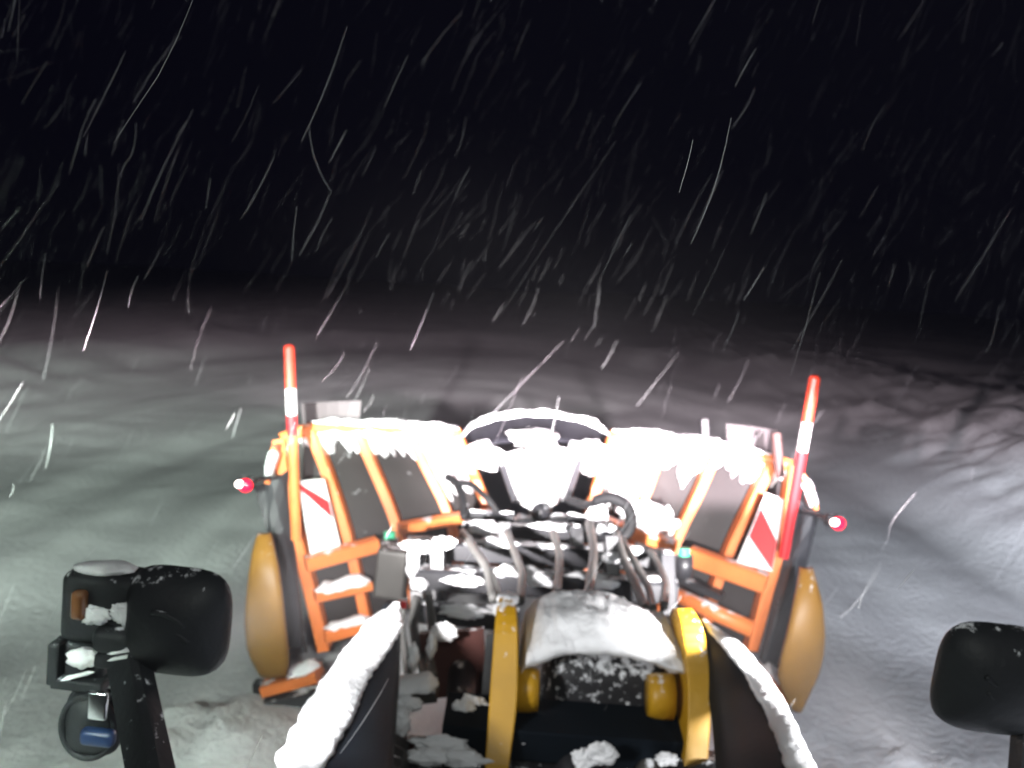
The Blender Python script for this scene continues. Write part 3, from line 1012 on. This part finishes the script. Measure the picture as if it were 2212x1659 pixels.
obj('bracket_bar', rbox(P(178, 1470, D - 0.02), (S(118, D), 0.06, S(26, D)), 0.006, rotc), PLASTIC, br)
bm = nb()
blob(bm, P(180, 1420, D - 0.04), S(36, D), 0.02, S(24, D), 0.35, 3)
snow_ridge([P(132, 1470, D - 0.05), P(205, 1452, D - 0.05)], 0.014, 0.007, 20, 0.3, bm=bm)
obj('snow_crust', bm, SNOW, br, kind='stuff', smooth=True)
# small round work lamp hanging below the bracket
ml, c2, wd2, h2 = lamp_shell(205, 1555, 130, 165, 0.05, 'small_lamp', loader, D - 0.02)
obj('lamp_rim', tube([c2 + rotc @ Vector((wd2 * 0.46 * math.cos(a), -0.03, h2 * 0.46 * math.sin(a))) for a in [2 * math.pi * i / 28 for i in range(29)]], 0.008, 8, BACK), PLASTIC, ml, smooth=True)
obj('glass_glint', rbox(P(212, 1524, D - 0.085), (S(42, D), 0.012, S(66, D)), 0.005, rotc), CHROME, ml, smooth=True)  # white reflection on the lamp, built as a bright metal piece
obj('blue_reflection', rbox(P(212, 1592, D - 0.075), (S(76, D), 0.03, S(40, D)), 0.013, rotc), BLUEM, ml, smooth=True)  # blue reflection on the lamp, built as a coloured piece
# right headlamp
hr, c3, wd3, h3 = lamp_shell(2140, 1462, 262, 256, 0.09, 'headlamp', loader)
for dx, dy in ((0.0, 0.035), (0.01, 0.0)):
    pts = [c3 + rotc @ Vector((0.075 * math.cos(a) + dx, -0.08, 0.055 * math.sin(a) + 0.03 + dy)) for a in [3.7 + 1.5 * i / 12 for i in range(13)]]
    obj('moulded_ridge', tube(pts, 0.006, 8, BACK), PLASTIC, hr, smooth=True)
obj('lens', rbox(c3 + Vector((0, 0.026, 0)), (wd3 * 0.6, 0.012, h3 * 0.6), 0.005, rotc), HEADGLOW, hr)
obj('lamp_stalk', sweep(nb(), [P(2235, 1560, D), P(2225, 1700, D - 0.08), P(2215, 1800, D - 0.15)], rect(S(88, D), 0.06, 0.012), BACK), PLASTIC, loader)

# ------------------------------------------------------------------ falling snow, driven by the wind
def flakes(n, lo, hi, wmin, wmax, lmin, lmax, bm=None):
    bm = bm or nb()
    for _ in range(n):
        p = Vector((random.uniform(lo[0], hi[0]), random.uniform(lo[1], hi[1]), random.uniform(lo[2], hi[2])))
        if abs(p.x) < 2.5 + 0.25 * p.y and p.y > 3.2 and random.random() < 0.6:      # fewer streaks in the middle
            continue
        if p.z < 2.5 and random.random() < 0.68:
            continue
        if (p - CAM).length < 0.9:
            continue
        ln = random.uniform(lmin, lmax) * random.choice((0.5, 0.8, 1.0, 1.4))
        wd = random.uniform(wmin, wmax)
        d = Vector((-0.40 + random.gauss(0, 0.17), random.gauss(-0.1, 0.2), -1.0))
        if random.random() < 0.05:
            d = Vector((random.gauss(0, 0.8), random.gauss(0, 0.6), -0.6))
        d.normalize()
        bend = Vector((random.gauss(0, 0.03), random.gauss(0, 0.03), 0)) * ln
        pts = [p + d * (ln * (k / 5 - 0.5)) + bend * math.sin(math.pi * k / 5 * random.uniform(0.9, 1.3)) for k in range(6)]
        sweep(bm, pts, circ(wd / 2, 3), Vector((0, 1, 0.2)), lambda t: 0.35 + 0.65 * math.sin(math.pi * (0.12 + 0.76 * t)))
    return bm


fb = flakes(7000, (-9, 2.6, 0.1), (9, 13, 6.3), 0.0008, 0.0025, 0.15, 0.55)
flakes(620, (-3.2, 1.0, 0.6), (3.2, 3.2, 4.6), 0.0006, 0.0019, 0.06, 0.22, fb)
obj('falling_snow', fb, FLAKE, kind='stuff')['label'] = 'wind-driven snow falling in front of the loader'

# ------------------------------------------------------------------ snow-laden air
bm = nb()
bmesh.ops.create_cube(bm, size=1)
for v in bm.verts:
    v.co = Vector((v.co.x * 150, 52 + v.co.y * 150, 3.0 + v.co.z * 9.0))
hz = obj('haze', bm, SNOW, kind='stuff')
hz['label'] = 'air full of fine snow'
hm = bpy.data.materials.new('haze_air')
hm.use_nodes = True
hm.node_tree.nodes.clear()
out = hm.node_tree.nodes.new('ShaderNodeOutputMaterial')
pv = hm.node_tree.nodes.new('ShaderNodeVolumePrincipled')
pv.inputs['Color'].default_value = (0.9, 0.88, 0.92, 1)
pv.inputs['Density'].default_value = 0.004
pv.inputs['Anisotropy'].default_value = 0.2
hm.node_tree.links.new(pv.outputs[0], out.inputs['Volume'])
hz.data.materials.clear()
hz.data.materials.append(hm)
